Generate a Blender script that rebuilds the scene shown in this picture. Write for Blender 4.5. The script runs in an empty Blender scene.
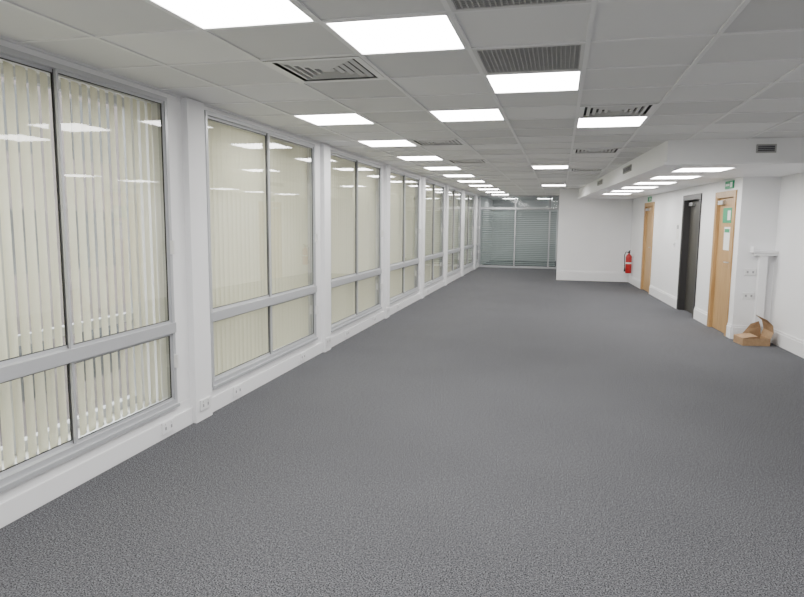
import bpy, bmesh, math, random
import numpy as np
from mathutils import Matrix, Vector
random.seed(4)
# ---------------- parameters ----------------
F=635.; YAW=.242; PIT=.122; ROLL=.009
CH=1.61; H=2.505; XL=-2.785; XR=2.385; XN=2.85; YP=18.25; YE=22.5; YB=-2.5
GX=-.5; GY=2.847; T=.6
SH=.062; SY=9.8     # right-hand side of the room tapers inwards
# ---------------- materials ----------------
def mat(name,col,rough=.6,metal=0,noise=None,bump=None,spec=.5):
    m=bpy.data.materials.new(name); m.use_nodes=True; nt=m.node_tree; b=nt.nodes['Principled BSDF']
    b.inputs['Base Color'].default_value=(*col,1); b.inputs['Roughness'].default_value=rough
    b.inputs['Metallic'].default_value=metal; b.inputs['Specular IOR Level'].default_value=spec
    tc=nt.nodes.new('ShaderNodeTexCoord')
    if noise:
        sc,amt=noise
        n=nt.nodes.new('ShaderNodeTexNoise'); n.inputs['Scale'].default_value=sc; n.inputs['Detail'].default_value=4
        nt.links.new(tc.outputs['Object'],n.inputs['Vector'])
        r=nt.nodes.new('ShaderNodeValToRGB'); r.color_ramp.elements[0].position=.3; r.color_ramp.elements[1].position=.7
        r.color_ramp.elements[0].color=(*[c*(1-amt) for c in col],1); r.color_ramp.elements[1].color=(*[min(1,c*(1+amt)) for c in col],1)
        nt.links.new(n.outputs['Fac'],r.inputs['Fac']); nt.links.new(r.outputs['Color'],b.inputs['Base Color'])
    return m
M={}
M['wall']=mat('white_paint',(.87,.87,.88),.55,noise=(1.5,.02))
M['trim']=mat('white_gloss_paint',(.88,.88,.89),.35)
M['alu']=mat('grey_aluminium_frame',(.52,.53,.55),.35,.25)
M['gasket']=mat('black_gasket',(.03,.03,.032),.6)
M['tbar']=mat('tbar_white',(.80,.80,.80),.5)
M['dark']=mat('vent_dark',(.06,.06,.06),.8)
M['vent']=mat('vent_grey',(.66,.66,.65),.6)
M['crate']=mat('eggcrate_grey',(.42,.42,.41),.6)
M['bronze']=mat('dark_door_frame',(.035,.033,.033),.4)
M['darkdoor']=mat('dark_door_leaf',(.05,.047,.04),.5)
M['plastic']=mat('white_plastic',(.80,.80,.80),.35)
M['greyplastic']=mat('grey_plastic',(.35,.35,.36),.4)
M['red']=mat('red_enamel',(.46,.02,.02),.3)
M['black']=mat('black_rubber',(.015,.015,.015),.5)
M['steel']=mat('steel',(.6,.6,.6),.3,1)
M['paper']=mat('paper',(.8,.8,.78),.8)
M['slat']=mat('venetian_slat',(.60,.63,.62),.5)
M['green']=mat('safety_green',(.01,.30,.13),.5)
M['card']=mat('cardboard',(.36,.23,.125),.85,noise=(25,.12))
M['outwall']=mat('facade_stone',(.13,.11,.108),.9,noise=(2,.2))
M['outglass']=mat('facade_windows',(.03,.033,.036),.2)
M['asphalt']=mat('asphalt',(.12,.12,.12),.9,noise=(3,.2))
def carpet():
    m=bpy.data.materials.new('grey_carpet'); m.use_nodes=True; nt=m.node_tree; b=nt.nodes['Principled BSDF']
    b.inputs['Roughness'].default_value=.9; b.inputs['Specular IOR Level'].default_value=.2
    tc=nt.nodes.new('ShaderNodeTexCoord')
    n=nt.nodes.new('ShaderNodeTexNoise'); n.inputs['Scale'].default_value=140; n.inputs['Detail'].default_value=1.5; n.inputs['Roughness'].default_value=.6
    n2=nt.nodes.new('ShaderNodeTexNoise'); n2.inputs['Scale'].default_value=1.1; n2.inputs['Detail'].default_value=4
    n3=nt.nodes.new('ShaderNodeTexNoise'); n3.inputs['Scale'].default_value=38; n3.inputs['Detail'].default_value=3
    for q in(n,n2,n3): nt.links.new(tc.outputs['Object'],q.inputs['Vector'])
    r=nt.nodes.new('ShaderNodeValToRGB'); r.color_ramp.elements[0].position=.36; r.color_ramp.elements[1].position=.64
    r.color_ramp.elements[0].color=(.016,.016,.019,1); r.color_ramp.elements[1].color=(.182,.184,.198,1)
    nt.links.new(n.outputs['Fac'],r.inputs['Fac'])
    mr=nt.nodes.new('ShaderNodeMapRange'); mr.inputs['To Min'].default_value=.86; mr.inputs['To Max'].default_value=1.12
    nt.links.new(n2.outputs['Fac'],mr.inputs['Value'])
    mr3=nt.nodes.new('ShaderNodeMapRange'); mr3.inputs['From Min'].default_value=.3; mr3.inputs['From Max'].default_value=.7; mr3.inputs['To Min'].default_value=.84; mr3.inputs['To Max'].default_value=1.16
    nt.links.new(n3.outputs['Fac'],mr3.inputs['Value'])
    mm=nt.nodes.new('ShaderNodeMath'); mm.operation='MULTIPLY'; nt.links.new(mr.outputs['Result'],mm.inputs[0]); nt.links.new(mr3.outputs['Result'],mm.inputs[1])
    mx=nt.nodes.new('ShaderNodeVectorMath'); mx.operation='SCALE'
    nt.links.new(r.outputs['Color'],mx.inputs[0]); nt.links.new(mm.outputs[0],mx.inputs['Scale'])
    nt.links.new(mx.outputs[0],b.inputs['Base Color'])
    return m
M['carpet']=carpet()
def tile():
    m=bpy.data.materials.new('mineral_ceiling_tile'); m.use_nodes=True; nt=m.node_tree; b=nt.nodes['Principled BSDF']
    b.inputs['Roughness'].default_value=.9; b.inputs['Specular IOR Level'].default_value=.2
    tc=nt.nodes.new('ShaderNodeTexCoord')
    a=nt.nodes.new('ShaderNodeVectorMath'); a.operation='SUBTRACT'; a.inputs[1].default_value=(GX,GY,0)
    d=nt.nodes.new('ShaderNodeVectorMath'); d.operation='DIVIDE'; d.inputs[1].default_value=(T,T,50)
    fl=nt.nodes.new('ShaderNodeVectorMath'); fl.operation='FLOOR'
    w=nt.nodes.new('ShaderNodeTexWhiteNoise'); w.noise_dimensions='2D'
    nt.links.new(tc.outputs['Object'],a.inputs[0]); nt.links.new(a.outputs[0],d.inputs[0]); nt.links.new(d.outputs[0],fl.inputs[0]); nt.links.new(fl.outputs[0],w.inputs['Vector'])
    r=nt.nodes.new('ShaderNodeValToRGB'); r.color_ramp.elements[0].color=(.65,.65,.645,1); r.color_ramp.elements[1].color=(.81,.81,.805,1)
    nt.links.new(w.outputs['Value'],r.inputs['Fac']); nt.links.new(r.outputs['Color'],b.inputs['Base Color'])
    n=nt.nodes.new('ShaderNodeTexNoise'); n.inputs['Scale'].default_value=120
    nt.links.new(tc.outputs['Object'],n.inputs['Vector'])
    bp=nt.nodes.new('ShaderNodeBump'); bp.inputs['Strength'].default_value=.2; bp.inputs['Distance'].default_value=.003
    nt.links.new(n.outputs['Fac'],bp.inputs['Height']); nt.links.new(bp.outputs['Normal'],b.inputs['Normal'])
    return m
M['tile']=tile()
def wood():
    m=bpy.data.materials.new('oak_veneer'); m.use_nodes=True; nt=m.node_tree; b=nt.nodes['Principled BSDF']
    b.inputs['Roughness'].default_value=.4
    tc=nt.nodes.new('ShaderNodeTexCoord'); mp=nt.nodes.new('ShaderNodeMapping'); mp.inputs['Scale'].default_value=(14,14,1)
    n=nt.nodes.new('ShaderNodeTexNoise'); n.inputs['Scale'].default_value=2.5; n.inputs['Detail'].default_value=6
    r=nt.nodes.new('ShaderNodeValToRGB'); r.color_ramp.elements[0].position=.3; r.color_ramp.elements[1].position=.7
    r.color_ramp.elements[0].color=(.40,.235,.095,1); r.color_ramp.elements[1].color=(.52,.33,.15,1)
    nt.links.new(tc.outputs['Object'],mp.inputs[0]); nt.links.new(mp.outputs[0],n.inputs['Vector']); nt.links.new(n.outputs['Fac'],r.inputs['Fac']); nt.links.new(r.outputs['Color'],b.inputs['Base Color'])
    return m
M['wood']=wood()
def emis(name,col,s):
    m=bpy.data.materials.new(name); m.use_nodes=True; nt=m.node_tree; nt.nodes.clear()
    e=nt.nodes.new('ShaderNodeEmission'); e.inputs[0].default_value=(*col,1); e.inputs[1].default_value=s
    o=nt.nodes.new('ShaderNodeOutputMaterial'); nt.links.new(e.outputs[0],o.inputs[0]); return m
M['led']=emis('led_panel',(1,.985,.965),27.5)
def glass(name,tint,k):
    m=bpy.data.materials.new(name); m.use_nodes=True; nt=m.node_tree; nt.nodes.clear()
    t=nt.nodes.new('ShaderNodeBsdfTransparent'); t.inputs[0].default_value=(*tint,1)
    g=nt.nodes.new('ShaderNodeBsdfGlossy'); g.inputs['Roughness'].default_value=0.02
    fr=nt.nodes.new('ShaderNodeFresnel'); fr.inputs[0].default_value=1.5
    mu=nt.nodes.new('ShaderNodeMath'); mu.operation='MULTIPLY'; mu.inputs[1].default_value=k; mu.use_clamp=True
    mx=nt.nodes.new('ShaderNodeMixShader'); o=nt.nodes.new('ShaderNodeOutputMaterial')
    nt.links.new(fr.outputs[0],mu.inputs[0]); nt.links.new(mu.outputs[0],mx.inputs[0]); nt.links.new(t.outputs[0],mx.inputs[1]); nt.links.new(g.outputs[0],mx.inputs[2]); nt.links.new(mx.outputs[0],o.inputs[0])
    return m
M['glass']=glass('window_glass',(.97,.985,.975),1.7)
M['glassg']=glass('partition_glass',(.78,.85,.84),1.6)
def blind():
    m=bpy.data.materials.new('cream_blind_fabric'); m.use_nodes=True; nt=m.node_tree; nt.nodes.clear()
    d=nt.nodes.new('ShaderNodeBsdfDiffuse'); d.inputs[0].default_value=(.85,.83,.68,1)
    t=nt.nodes.new('ShaderNodeBsdfTranslucent'); t.inputs[0].default_value=(.88,.85,.66,1)
    mx=nt.nodes.new('ShaderNodeMixShader'); mx.inputs[0].default_value=.38; o=nt.nodes.new('ShaderNodeOutputMaterial')
    nt.links.new(d.outputs[0],mx.inputs[1]); nt.links.new(t.outputs[0],mx.inputs[2]); nt.links.new(mx.outputs[0],o.inputs[0]); return m
M['blind']=blind()
# ---------------- mesh builder ----------------
class MB:
    def __init__(s,name,sh=False): s.name=name; s.v=[]; s.f=[]; s.mi=[]; s.ms=[]; s.sm=[]; s.sh=sh
    def m(s,k):
        if k not in s.ms: s.ms.append(k)
        return s.ms.index(k)
    def box(s,x0,x1,y0,y1,z0,z1,k,R=None,c=None):
        if x0>x1:x0,x1=x1,x0
        if y0>y1:y0,y1=y1,y0
        if z0>z1:z0,z1=z1,z0
        b=len(s.v); vs=[Vector((x,y,z)) for z in(z0,z1) for x,y in((x0,y0),(x1,y0),(x1,y1),(x0,y1))]
        if R is not None:
            c=Vector(c) if c is not None else Vector(((x0+x1)/2,(y0+y1)/2,(z0+z1)/2)); vs=[R@(v-c)+c for v in vs]
        s.v+=[tuple(v) for v in vs]; i=s.m(k)
        for q in((3,2,1,0),(4,5,6,7),(0,1,5,4),(1,2,6,5),(2,3,7,6),(3,0,4,7)):
            s.f.append([b+a for a in q]); s.mi.append(i); s.sm.append(False)
        return s
    def frame(s,x0,x1,y0,y1,z0,z1,t,k,tb=None,tt=None):   # rectangular frame in the YZ plane, non-overlapping members
        tb=t if tb is None else tb; tt=t if tt is None else tt
        s.box(x0,x1,y0,y1,z0,z0+tb,k); s.box(x0,x1,y0,y1,z1-tt,z1,k)
        s.box(x0,x1,y0,y0+t,z0+tb,z1-tt,k); s.box(x0,x1,y1-t,y1,z0+tb,z1-tt,k); return s
    def poly(s,pts,k,smooth=False):
        b=len(s.v); s.v+=[tuple(p) for p in pts]; s.f.append(list(range(b,b+len(pts)))); s.mi.append(s.m(k)); s.sm.append(smooth); return s
    def lathe(s,cx,cy,prof,k,n=24):
        b=len(s.v); i=s.m(k)
        for r,z in prof:
            for a in range(n):
                t=2*math.pi*a/n; s.v.append((cx+r*math.cos(t),cy+r*math.sin(t),z))
        for j in range(len(prof)-1):
            for a in range(n):
                s.f.append([b+j*n+a,b+j*n+(a+1)%n,b+(j+1)*n+(a+1)%n,b+(j+1)*n+a]); s.mi.append(i); s.sm.append(True)
        return s
    def tube(s,pts,r,k,n=10):
        b=len(s.v); i=s.m(k); pts=[Vector(p) for p in pts]
        for j,p in enumerate(pts):
            d=(pts[min(j+1,len(pts)-1)]-pts[max(j-1,0)]).normalized()
            u=d.cross(Vector((0.13,.91,.37))).normalized(); w=d.cross(u)
            for a in range(n):
                t=2*math.pi*a/n; s.v.append(tuple(p+u*r*math.cos(t)+w*r*math.sin(t)))
        for j in range(len(pts)-1):
            for a in range(n):
                s.f.append([b+j*n+a,b+j*n+(a+1)%n,b+(j+1)*n+(a+1)%n,b+(j+1)*n+a]); s.mi.append(i); s.sm.append(True)
        s.f.append([b+a for a in range(n)][::-1]); s.mi.append(i); s.sm.append(False)
        s.f.append([b+(len(pts)-1)*n+a for a in range(n)]); s.mi.append(i); s.sm.append(False)
        return s
    def done(s,bev=0):
        if s.sh: s.v=[(v[0]-SH*(v[1]-SY),v[1],v[2]) for v in s.v]
        me=bpy.data.meshes.new(s.name); V=np.array(s.v); c=(V.min(0)+V.max(0))/2; c[2]=V[:,2].min()
        if s.name in('floor','ceiling') or s.name.startswith('wall'): c=np.zeros(3)
        me.from_pydata([tuple(v-c) for v in V],[],s.f)
        for k in s.ms: me.materials.append(M[k])
        for p,i,sm in zip(me.polygons,s.mi,s.sm): p.material_index=i; p.use_smooth=sm
        me.update(); o=bpy.data.objects.new(s.name,me); o.location=tuple(c); bpy.context.collection.objects.link(o)
        if bev:
            b=o.modifiers.new('bevel','BEVEL'); b.width=bev; b.segments=2; b.limit_method='ANGLE'
        return o
# ---------------- shell ----------------
XO=XL-.38
YR=27.0
MB('floor').box(XO,4.5,YB-.2,YR,-.12,0,'carpet').done()
PW=2.82
WIN=[(1.81,4.15)]+[(4.66+PW*i,7.0+PW*i) for i in range(6)]+[(4.66+PW*6,YE-.1)]
WIN=[w for w in WIN if w[1]-w[0]>.4]
NW=len(WIN)
SILL=.21; TOP=2.47
w=MB('wall_left')
w.box(XO,XL,YB-.2,YR,0,SILL,'wall'); w.box(XO,XL,YB-.2,YR,TOP,H+.25,'wall')
prev=YB-.2
for a,b in WIN: w.box(XO,XL,prev,a,SILL,TOP,'wall'); prev=b
w.box(XO,XL,prev,YR,SILL,TOP,'wall')
for i,(a,b) in enumerate(WIN[:-1]):
    w.box(XL-.01,XL+.05,b+.19,WIN[i+1][0]-.08,0,H,'wall')
w.done(.004)
bb=MB('baseboard_left')
prev=YB
for i,(a,b) in enumerate(WIN):
    e=(b+.19) if i<NW-1 else YE
    bb.box(XL,XL+.018,prev,e,0,.13,'trim')
    if i<NW-1: prev=WIN[i+1][0]-.08
bb.done(.004)
DO=[(9.90,10.74,2.03),(11.64,12.72,2.06),(15.42,16.40,2.03)]
YS=9.66
w=MB('wall_right',True)
w.box(XN,XN+.2,YB-.2,YS+.15,0,H+.25,'wall')
w.box(XR,XN,YS,YS+.15,0,H+.25,'wall')
prev=YS+.15
for a,b,z in DO:
    w.box(XR,XR+.2,prev,a,0,H+.25,'wall'); w.box(XR,XR+.2,a,b,z,H+.25,'wall'); prev=b
w.box(XR,XR+.2,prev,YR,0,H+.25,'wall')
w.done()
XPL=-.06; XPR=XR-SH*(YP-SY)
MB('wall_back').box(XPL,XPR,YP,YP+.12,0,H+.25,'wall').box(XPL,XPL+.12,YP+.12,YE,0,H+.25,'wall').done(.004)
MB('wall_far').box(XO,4.5,YR,YR+.15,0,H+.25,'wall').done()
MB('wall_front').box(XO,XN+1,YB-.2,YB,0,H+.25,'wall').done()
def skirt(mb,x0,x1,y0,y1,ax,h=.2):
    if ax=='x-': mb.box(x0-.02,x0,y0,y1,0,h-.03,'trim').box(x0-.012,x0,y0,y1,h-.03,h,'trim')
    else: mb.box(x0,x1,y0-.02,y0,0,h-.03,'trim').box(x0,x1,y0-.012,y0,h-.03,h,'trim')
b=MB('baseboard_right',True)
skirt(b,XN,0,YB,YS,'x-'); prev=YS
for a,c,z in DO: skirt(b,XR,0,prev,a-.06,'x-'); prev=c+.06
skirt(b,XR,0,prev,YP,'x-'); skirt(b,XR,XN,YS,0,'y-'); b.done(.003)
b=MB('baseboard_back'); skirt(b,XPL,XPR-.02,YP,0,'y-',.27); b.done(.003)
# ---------------- ceiling ----------------
LIGHTS=[(-2,-1),(-1,0),(0,2),(-1,4),(-3,4),(1,5),(-3,7),(-3,10),(-3,13),(-3,16),(-3,19),(-3,22),(-3,25),(-3,28),(-3,31),(0,13),(0,22),
        (-3,-4),(-3,-7),(0,-4),(0,-7),(3,-4),(3,-1)]  # this row: out-of-view panels around the camera, added for illumination
EGG=[(0,-1),(0,1)]
DIF=[(-2,1),(1,4),(-2,7),(1,9),(-2,11),(1,14)]
BX=.975; BY=7.62; BZ=2.245
XC=3.9
c=MB('ceiling'); used=set(LIGHTS)|set(EGG)|set(DIF)
i0=math.floor((XL-GX)/T); i1=math.ceil((XC-GX)/T); j0=math.floor((YB-GY)/T); j1=math.ceil((YE-GY)/T)
for i in range(i0,i1):
    for j in range(j0,j1):
        if (i,j) in used: continue
        x0=max(GX+i*T,XL); x1=min(GX+(i+1)*T,XC); y0=max(GY+j*T,YB); y1=min(GY+(j+1)*T,YE)
        if x1-x0<.01 or y1-y0<.01: continue
        c.poly([(x0,y0,H+.008),(x0,y1,H+.008),(x1,y1,H+.008),(x1,y0,H+.008)],'tile')
for i in range(i0,i1+1):
    x=GX+i*T
    if XL<x<XC: c.box(x-.012,x+.012,YB,YE,H,H+.012,'tbar')
for j in range(j0,j1+1):
    y=GY+j*T
    if YB<y<YE: c.box(XL,XC,y-.012,y+.012,H+.001,H+.012,'tbar')
c.box(XL,XL+.025,YB,YE,H-.002,H+.012,'tbar')
c.box(XO,4.5,YB-.2,YR,H+.25,H+.35,'dark')  # unseen slab above the tiles, added to block light
c.box(XL,4.5,YE,YR,H,H+.03,'tile')
c.done()
def panel(i,j,z=H,x=None,y=None,sh=False):
    x0=GX+i*T if x is None else x; y0=GY+j*T if y is None else y
    m=MB('ceiling_light',sh); r=.012
    m.box(x0+r,x0+T-r,y0+r,y0+T-r,z+.012,z+.02,'trim')
    m.poly([(x0+r+.01,y0+r+.01,z+.006),(x0+r+.01,y0+T-r-.01,z+.006),(x0+T-r-.01,y0+T-r-.01,z+.006),(x0+T-r-.01,y0+r+.01,z+.006)],'led')
    a,b2,c2,d=x0+r-.002,x0+T-r+.002,y0+r-.002,y0+T-r+.002
    for bx in((a,b2,c2,c2+.012),(a,b2,d-.012,d),(a,a+.012,c2+.012,d-.012),(b2-.012,b2,c2+.012,d-.012)): m.box(*bx,z-.001,z+.014,'trim')
    m.done()
for i,j in LIGHTS: panel(i,j)
for i,j in EGG:
    x0=GX+i*T+.012;y0=GY+j*T+.012;s=T-.024
    m=MB('air_vent'); m.box(x0,x0+s,y0,y0+s,H+.045,H+.05,'dark')
    for a,b2,c2,d in((x0,x0+s,y0,y0+.02),(x0,x0+s,y0+s-.02,y0+s),(x0,x0+.02,y0+.02,y0+s-.02),(x0+s-.02,x0+s,y0+.02,y0+s-.02)): m.box(a,b2,c2,d,H,H+.045,'vent')
    n=24
    for k in range(1,n):
        t=k/n*s
        m.box(x0+t-.0025,x0+t+.0025,y0+.02,y0+s-.02,H+.003,H+.018,'crate'); m.box(x0+.02,x0+s-.02,y0+t-.0025,y0+t+.0025,H+.004,H+.017,'crate')
    m.done()
for i,j in DIF:   # four-way louvred diffuser
    x0=GX+i*T+.012;y0=GY+j*T+.012;s=T-.024
    m=MB('ceiling_diffuser'); m.box(x0,x0+s,y0,y0+s,H+.05,H+.055,'dark')
    def ring(o0,za,o1,zb,k):
        A=[(x0+o0,y0+o0),(x0+s-o0,y0+o0),(x0+s-o0,y0+s-o0),(x0+o0,y0+s-o0)]; B=[(x0+o1,y0+o1),(x0+s-o1,y0+o1),(x0+s-o1,y0+s-o1),(x0+o1,y0+s-o1)]
        for q in range(4): m.poly([(*A[q],za),(*A[(q+1)%4],za),(*B[(q+1)%4],zb),(*B[q],zb)],k)
    ring(0,H-.002,.04,H-.002,'plastic')
    for k in range(5):
        o=.040+k*.046
        ring(o+.020,H+.004,o+.046,H-.003,'vent')
        ring(o+.046,H-.003,o+.046,H+.02,'vent')
    m.poly([(x0+.27,y0+.27,H-.003),(x0+s-.27,y0+.27,H-.003),(x0+s-.27,y0+s-.27,H-.003),(x0+.27,y0+s-.27,H-.003)],'vent')
    m.done()
# bulkhead
m=MB('trim_bulkhead',True); m.box(BX,XR,BY,YP,BZ+.03,H+.2,'wall').box(XR,XN,BY,YS,BZ+.03,H+.2,'wall')
BL=[(8.08+1.35*k) for k in range(6)]
LX=1.23
m.box(BX-.03,LX,BY-.03,YP,BZ,BZ+.03,'wall'); m.box(LX+T,XR,BY-.03,YP,BZ,BZ+.03,'wall'); m.box(XR,XN,BY-.03,YS,BZ,BZ+.03,'wall')
prev=BY-.03
for y in BL: m.box(LX,LX+T,prev,y,BZ,BZ+.03,'wall'); prev=y+T
m.box(LX,LX+T,prev,YP,BZ,BZ+.03,'wall'); m.done()
for y in BL: panel(0,0,BZ,LX,y,True)
def grille(name,x0,x1,y0,y1,z0,z1,ax,n=5):
    m=MB(name,True)
    if ax=='y-':
        m.box(x0,x1,y0-.004,y0,z0,z1,'dark')
        for a in((x0,x1,z0,z0+.012),(x0,x1,z1-.012,z1),(x0,x0+.012,z0+.012,z1-.012),(x1-.012,x1,z0+.012,z1-.012)): m.box(a[0],a[1],y0-.016,y0-.001,a[2],a[3],'crate')
        for k in range(1,n):
            z=z0+(z1-z0)*k/n; m.box(x0,x1,y0-.013,y0-.004,z-.003,z+.003,'greyplastic')
    else:
        m.box(x0-.004,x0,y0,y1,z0,z1,'dark')
        for a in((y0,y1,z0,z0+.012),(y0,y1,z1-.012,z1),(y0,y0+.012,z0+.012,z1-.012),(y1-.012,y1,z0+.012,z1-.012)): m.box(x0-.016,x0-.001,a[0],a[1],a[2],a[3],'crate')
        for k in range(1,n):
            z=z0+(z1-z0)*k/n; m.box(x0-.013,x0-.004,y0,y1,z-.003,z+.003,'greyplastic')
    m.done()
grille('bulkhead_vent',1.86,2.05,BY,0,2.36,2.45,'y-')
grille('bulkhead_vent',BX,0,9.9,10.6,2.36,2.45,'x-')
grille('bulkhead_vent',BX,0,13.2,13.9,2.36,2.45,'x-')
# ---------------- windows ----------------
def window(idx,a,b,mull):
    m=MB('window_%d'%idx); x1=XL+.012; x0=XL-.05; TZ=.80
    fr=.03
    m.frame(x0,x1,a,b,SILL,TOP,fr,'alu',tb=.045)
    m.box(x0+.003,x1+.012,a+.002,b-.002,TZ-.035,TZ+.04,'alu')
    m.box(x1-.002,x1+.02,a,b,SILL-.012,SILL+.012,'alu')
    for z0,z1 in((SILL+.045,TZ-.035),(TZ+.04,TOP-fr)):
        for (y0,y1,xs) in((a+fr,mull+.012,XL-.035),(mull-.012,b-fr,XL-.008)):
            s=.018; g=.0045
            m.frame(xs-.010,xs+.008,y0,y1,z0,z1,s,'alu')
            m.frame(xs-.004,xs+.004,y0+s,y1-s,z0+s,z1-s,g,'gasket')
            m.poly([(xs,y0+s,z0+s),(xs,y1-s,z0+s),(xs,y1-s,z1-s),(xs,y0+s,z1-s)],'glass')
        m.box(XL-.024,XL-.019,mull-.012,mull+.010,z0,z1,'gasket')
    for zz in(1.35,.5): m.box(x1,x1+.03,b-.028,b-.008,zz,zz+.1,'plastic')
    ox=XO+.05
    m.frame(ox-.03,ox+.03,a,b,SILL,TOP,.06,'alu')
    m.box(ox-.028,ox+.028,(a+b)/2-.03,(a+b)/2+.03,SILL+.06,TOP-.06,'alu'); m.box(ox-.026,ox+.026,a+.06,b-.06,.85,.91,'alu')
    m.poly([(ox,a,SILL),(ox,b,SILL),(ox,b,TOP),(ox,a,TOP)],'glass')
    m.done()
def blinds(a,b,ang,seed,w=.089,bw=.008):
    rnd=random.Random(seed); m=MB('vertical_blind'); xb=XL-.105
    m.box(xb-.02,xb+.02,a+.01,b-.01,TOP-.04,TOP-.004,'plastic')
    n=int((b-a-.09)/.079)
    pt=(b-a-.09)/n
    for k in range(n+1):
        y=a+.045+k*pt; t=math.radians(ang+rnd.uniform(-4,4)); z0=SILL+.035; z1=TOP-.045
        tw=math.radians(rnd.uniform(-3,3))
        def prof(t):
            pr=[]
            for q in range(6):
                s_=(q/5-.5)*w; bow=bw*(1-(2*(q/5)-1)**2)
                pr.append((xb+s_*math.sin(t)+bow*math.cos(t), y+s_*math.cos(t)-bow*math.sin(t)))
            return pr
        lo,hi=prof(t+tw),prof(t)
        for q in range(5):
            m.poly([(*lo[q],z0),(*lo[q+1],z0),(*hi[q+1],z1),(*hi[q],z1)],'blind',True)
        m.box(xb-.002,xb+.002,y-.03*math.cos(t),y+.03*math.cos(t),z0+.002,z0+.02,'plastic')
    m.done()
ANG=[-15,20,18,17,17,17,17,17]
for i,(a,b) in enumerate(WIN):
    mu=3.13 if i==0 else (a+b)/2
    window(i+1,a,b,mu); blinds(a,b,ANG[i],i,.089 if i==0 else .106,.008 if i==0 else .015)
# ---------------- end glazed partition ----------------
m=MB('glass_partition'); y=YE; xs=[XL+.02,-1.53,-.37,XPL-.02]
m.box(XL,XPL,y,y+.06,H-.05,H,'alu').box(XL,XPL,y,y+.06,0,.07,'alu').box(XL,XPL,y,y+.06,2.03,2.10,'alu')
for x in xs: m.box(x-.022,x+.022,y-.005,y+.065,0,H,'alu')
m.poly([(XL,y+.03,.07),(XPL,y+.03,.07),(XPL,y+.03,H-.05),(XL,y+.03,H-.05)],'glassg'); m.done()
m=MB('venetian_blind')
for z in np.arange(.12,2.0,.065): m.box(XL+.08,XPL-.08,y+.10,y+.16,z,z+.003,'slat',Matrix.Rotation(math.radians(45),3,'X'))
m.box(XL+.08,XPL-.08,y+.12,y+.165,2.0,2.03,'slat'); m.done()
for x in(-2.2,-.9): panel(0,0,H-.022,x,24.6)
# ---------------- doors ----------------
def door(idx,a,b,z,leafm,framem,rec,notices=False):
    m=MB('door_%d'%idx,True); f=.04; e=.002
    m.box(XR-.016,XR+.14,a+e,a+f,0,z-e,framem).box(XR-.016,XR+.14,b-f,b-e,0,z-e,framem).box(XR-.016,XR+.14,a+f,b-f,z-f,z-e,framem)
    for q in((a-.05,a+.006,0,z+.05),(b-.006,b+.05,0,z+.05),(a+.006,b-.006,z-.004,z+.05)): m.box(XR-.02,XR-.001,*q,framem)
    l0,l1=a+f+.003,b-f-.003
    m.box(XR+rec,XR+rec+.044,l0,l1,.006,z-f-.003,leafm)
    m.box(XR+rec-.004,XR+rec,l0+.06,l0+.14,.95,1.25,'steel')
    m.tube([(XR+rec,l0+.10,1.05),(XR+rec-.05,l0+.10,1.05),(XR+rec-.05,l0+.22,1.05)],.009,'steel')
    m.box(XR+rec-.05,XR+rec,l1-.28,l1-.05,z-.14,z-.08,'steel')
    if notices:
        m.box(XR+rec-.003,XR+rec,l0+.18,l1-.18,1.62,1.84,'green').box(XR+rec-.0045,XR+rec,l0+.22,l1-.40,1.66,1.80,'paper')
        m.box(XR+rec-.003,XR+rec,l0+.2,l0+.46,1.22,1.56,'paper').box(XR+rec-.0045,XR+rec,l0+.22,l0+.44,1.48,1.53,'green')
    m.done()
door(1,*DO[0],'wood','wood',.03,True)
door(2,*DO[1],'darkdoor','bronze',.10)
door(3,*DO[2],'wood','wood',.03)
m=MB('exit_sign',True); m.box(XR-.02,XR,10.0,10.35,2.11,2.22,'green').box(XR-.023,XR-.02,10.03,10.11,2.13,2.20,'paper').box(XR-.023,XR-.02,10.15,10.32,2.15,2.18,'paper'); m.done()
m=MB('exit_sign',True); m.box(XR-.02,XR,15.75,16.1,2.10,2.21,'green').box(XR-.023,XR-.02,15.78,15.86,2.12,2.19,'paper'); m.done()
m=MB('trim_1',True); x0=XN-.21
m.box(x0,x0+.1,YS-.09,YS,0.2,1.22,'trim').box(x0-.10,XN,YS-.13,YS,1.22,1.25,'trim').box(x0-.07,XN,YS-.11,YS,1.18,1.22,'trim').box(x0-.10,x0-.07,YS-.12,YS,1.25,1.3,'trim'); m.done(.004)
def socket(x,y,z,ax,k='plastic',w=.146):
    m=MB('power_socket',ax!='x+')
    if ax=='x+':
        m.box(x,x+.012,y-w/2,y+w/2,z-.043,z+.043,k)
        for d in(-.035,.035):
            m.box(x+.012,x+.0135,y+d-.009,y+d+.009,z-.018,z+.006,'greyplastic').box(x+.012,x+.017,y+d-.006,y+d+.006,z+.018,z+.034,k)
    elif ax=='x-':
        m.box(x-.012,x,y-w/2,y+w/2,z-.043,z+.043,k)
        for d in(-.035,.035): m.box(x-.0135,x-.012,y+d-.012,y+d+.012,z-.018,z+.012,'greyplastic')
    else:
        m.box(x-w/2,x+w/2,y-.012,y,z-.043,z+.043,k)
        for d in(-.035,.035): m.box(x+d-.012,x+d+.012,y-.0135,y-.012,z-.018,z+.012,'greyplastic')
    m.done(.002)
for yy in(4.0,5.05,6.55,8.1,9.4,10.9,13.6): socket(XL+.018,yy,.085,'x+','trim')
for yy in(4.46,7.28,10.10): socket(XL+.05,yy,.13,'x+')
socket(2.56,YS,.95,'y-'); socket(2.56,YS,.62,'y-'); socket(XR,13.3,1.2,'x-',w=.09)
m=MB('wall_notice',True); m.box(XR-.004,XR,13.0,13.21,1.3,1.6,'paper').box(XR-.006,XR-.004,13.03,13.18,1.5,1.57,'greyplastic'); m.done()
m=MB('fire_extinguisher',True); ex,ey=XR-.105,17.75; z=.28
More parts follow.
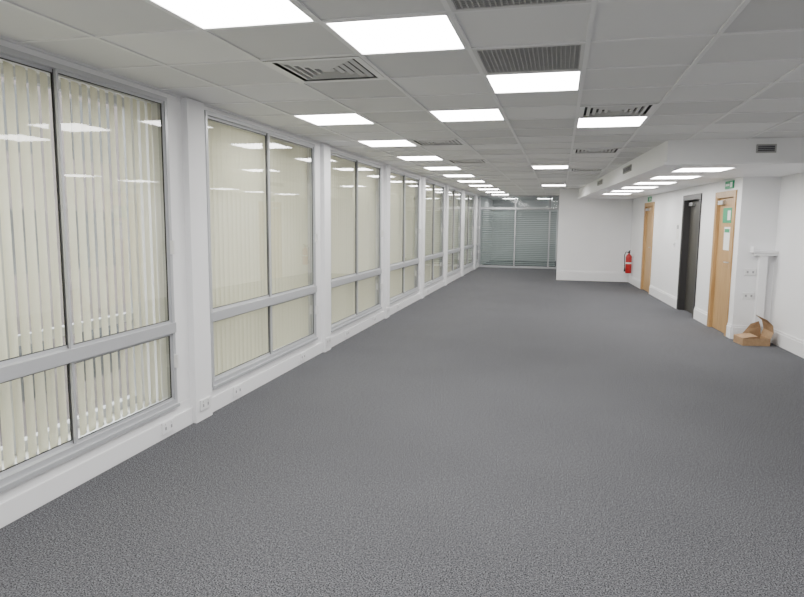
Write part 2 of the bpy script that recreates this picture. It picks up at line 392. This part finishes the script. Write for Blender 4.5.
m.lathe(ex,ey,[(0,z),(.07,z),(.078,z+.015),(.078,z+.42),(.070,z+.46),(.045,z+.49),(.02,z+.505),(.02,z+.53),(0,z+.53)],'red')
m.lathe(ex,ey,[(.079,z+.25),(.079,z+.29)],'paper')
m.lathe(ex,ey,[(0,z+.53),(.026,z+.53),(.026,z+.57),(0,z+.575)],'black')
m.box(ex-.015,ex+.015,ey-.12,ey+.02,z+.58,z+.595,'black',Matrix.Rotation(-.2,3,'X')).box(ex-.012,ex+.012,ey-.11,ey+.0,z+.55,z+.56,'black')
m.tube([(ex-.02,ey,z+.55),(ex-.08,ey,z+.56),(ex-.11,ey,z+.48),(ex-.10,ey,z+.3),(ex-.095,ey,z+.15)],.011,'black')
m.lathe(ex-.095,ey,[(.011,z+.15),(.02,z+.05),(.022,z+.04),(0,z+.04)],'black',12)
m.box(ex+.07,XR,ey-.03,ey+.03,z+.3,z+.45,'steel').done()
# opened carton: low tray, one curled flap rising at its right end
m=MB('cardboard_box'); t=.006; C=Vector((2.585,9.33,0)); R=Matrix.Rotation(math.radians(8),3,'Z')
def cb(x0,x1,y0,y1,z0,z1): m.box(C.x+x0,C.x+x1,C.y+y0,C.y+y1,z0,z1,'card',R,C)
x0,x1,y0,y1,h=-.20,.15,-.15,.15,.10
cb(x0,x1,y0,y1,0.001,.007); cb(x0,x0+t,y0+t,y1-t,.007,h); cb(x1-t,x1,y0+t,y1-t,.007,h); cb(x0,x1,y0,y0+t,.007,h); cb(x0,x1,y1-t,y1,.007,h)
def sheet(rows):
    P=[[R@Vector(p)+C for p in r] for r in rows]
    for off in(0,.004):
        for i in range(len(P)-1):
            q=[P[i][0],P[i][1],P[i+1][1],P[i+1][0]]; n=(q[1]-q[0]).cross(q[2]-q[0]).normalized()*off
            m.poly([p+n for p in q],'card')
sheet([((x0,y0,h),(x0,y1,h)),((x0+.1,y0+.01,h+.015),(x0+.1,y1-.01,h+.02)),((x0+.20,y0+.02,h+.02),(x0+.20,y1-.02,h+.03))])
sheet([((x1,y0,h),(x1,y1,h)),((x1+.035,y0+.01,h+.08),(x1+.03,y1,h+.10)),((x1+.03,y0+.03,h+.17),(x1+.0,y1-.005,h+.21)),((x1-.04,y0+.05,h+.24),(x1-.09,y1-.005,h+.28))])
sheet([((x0+.10,y1,h),(x1,y1,h)),((x0+.17,y1+.02,h+.08),(x1,y1+.01,h+.11)),((x0+.22,y1+.02,h+.15),(x1-.03,y1+.01,h+.19))])
m.done()
# ---------------- outside ----------------
MB('street_ground').box(-40,XO-.5,-30,50,-4.1,-4,'asphalt').done()
m=MB('facade_opposite'); fx=-13
m.box(fx-.5,fx,-25,45,-4,5,'outwall')
for zz in(-3,.2,3.2):
    for yy in np.arange(-24,44,2.6): m.box(fx-.02,fx+.02,yy,yy+1.5,zz,zz+1.6,'outglass')
m.done()
wd=bpy.data.worlds.new('World'); bpy.context.scene.world=wd; wd.use_nodes=True
bg=wd.node_tree.nodes['Background']; bg.inputs[0].default_value=(.96,.97,1,1); bg.inputs[1].default_value=7.5
# ---------------- camera ----------------
cd=bpy.data.cameras.new('camera'); cd.sensor_width=36; cd.lens=F*36/804; cd.clip_start=.05; cd.clip_end=200
co=bpy.data.objects.new('camera',cd); bpy.context.collection.objects.link(co)
Rm=Matrix.Rotation(YAW,4,'Z')@Matrix.Rotation(math.pi/2-PIT,4,'X')@Matrix.Rotation(ROLL,4,'Z')
co.matrix_world=Matrix.Translation((0,0,CH))@Rm
bpy.context.scene.camera=co
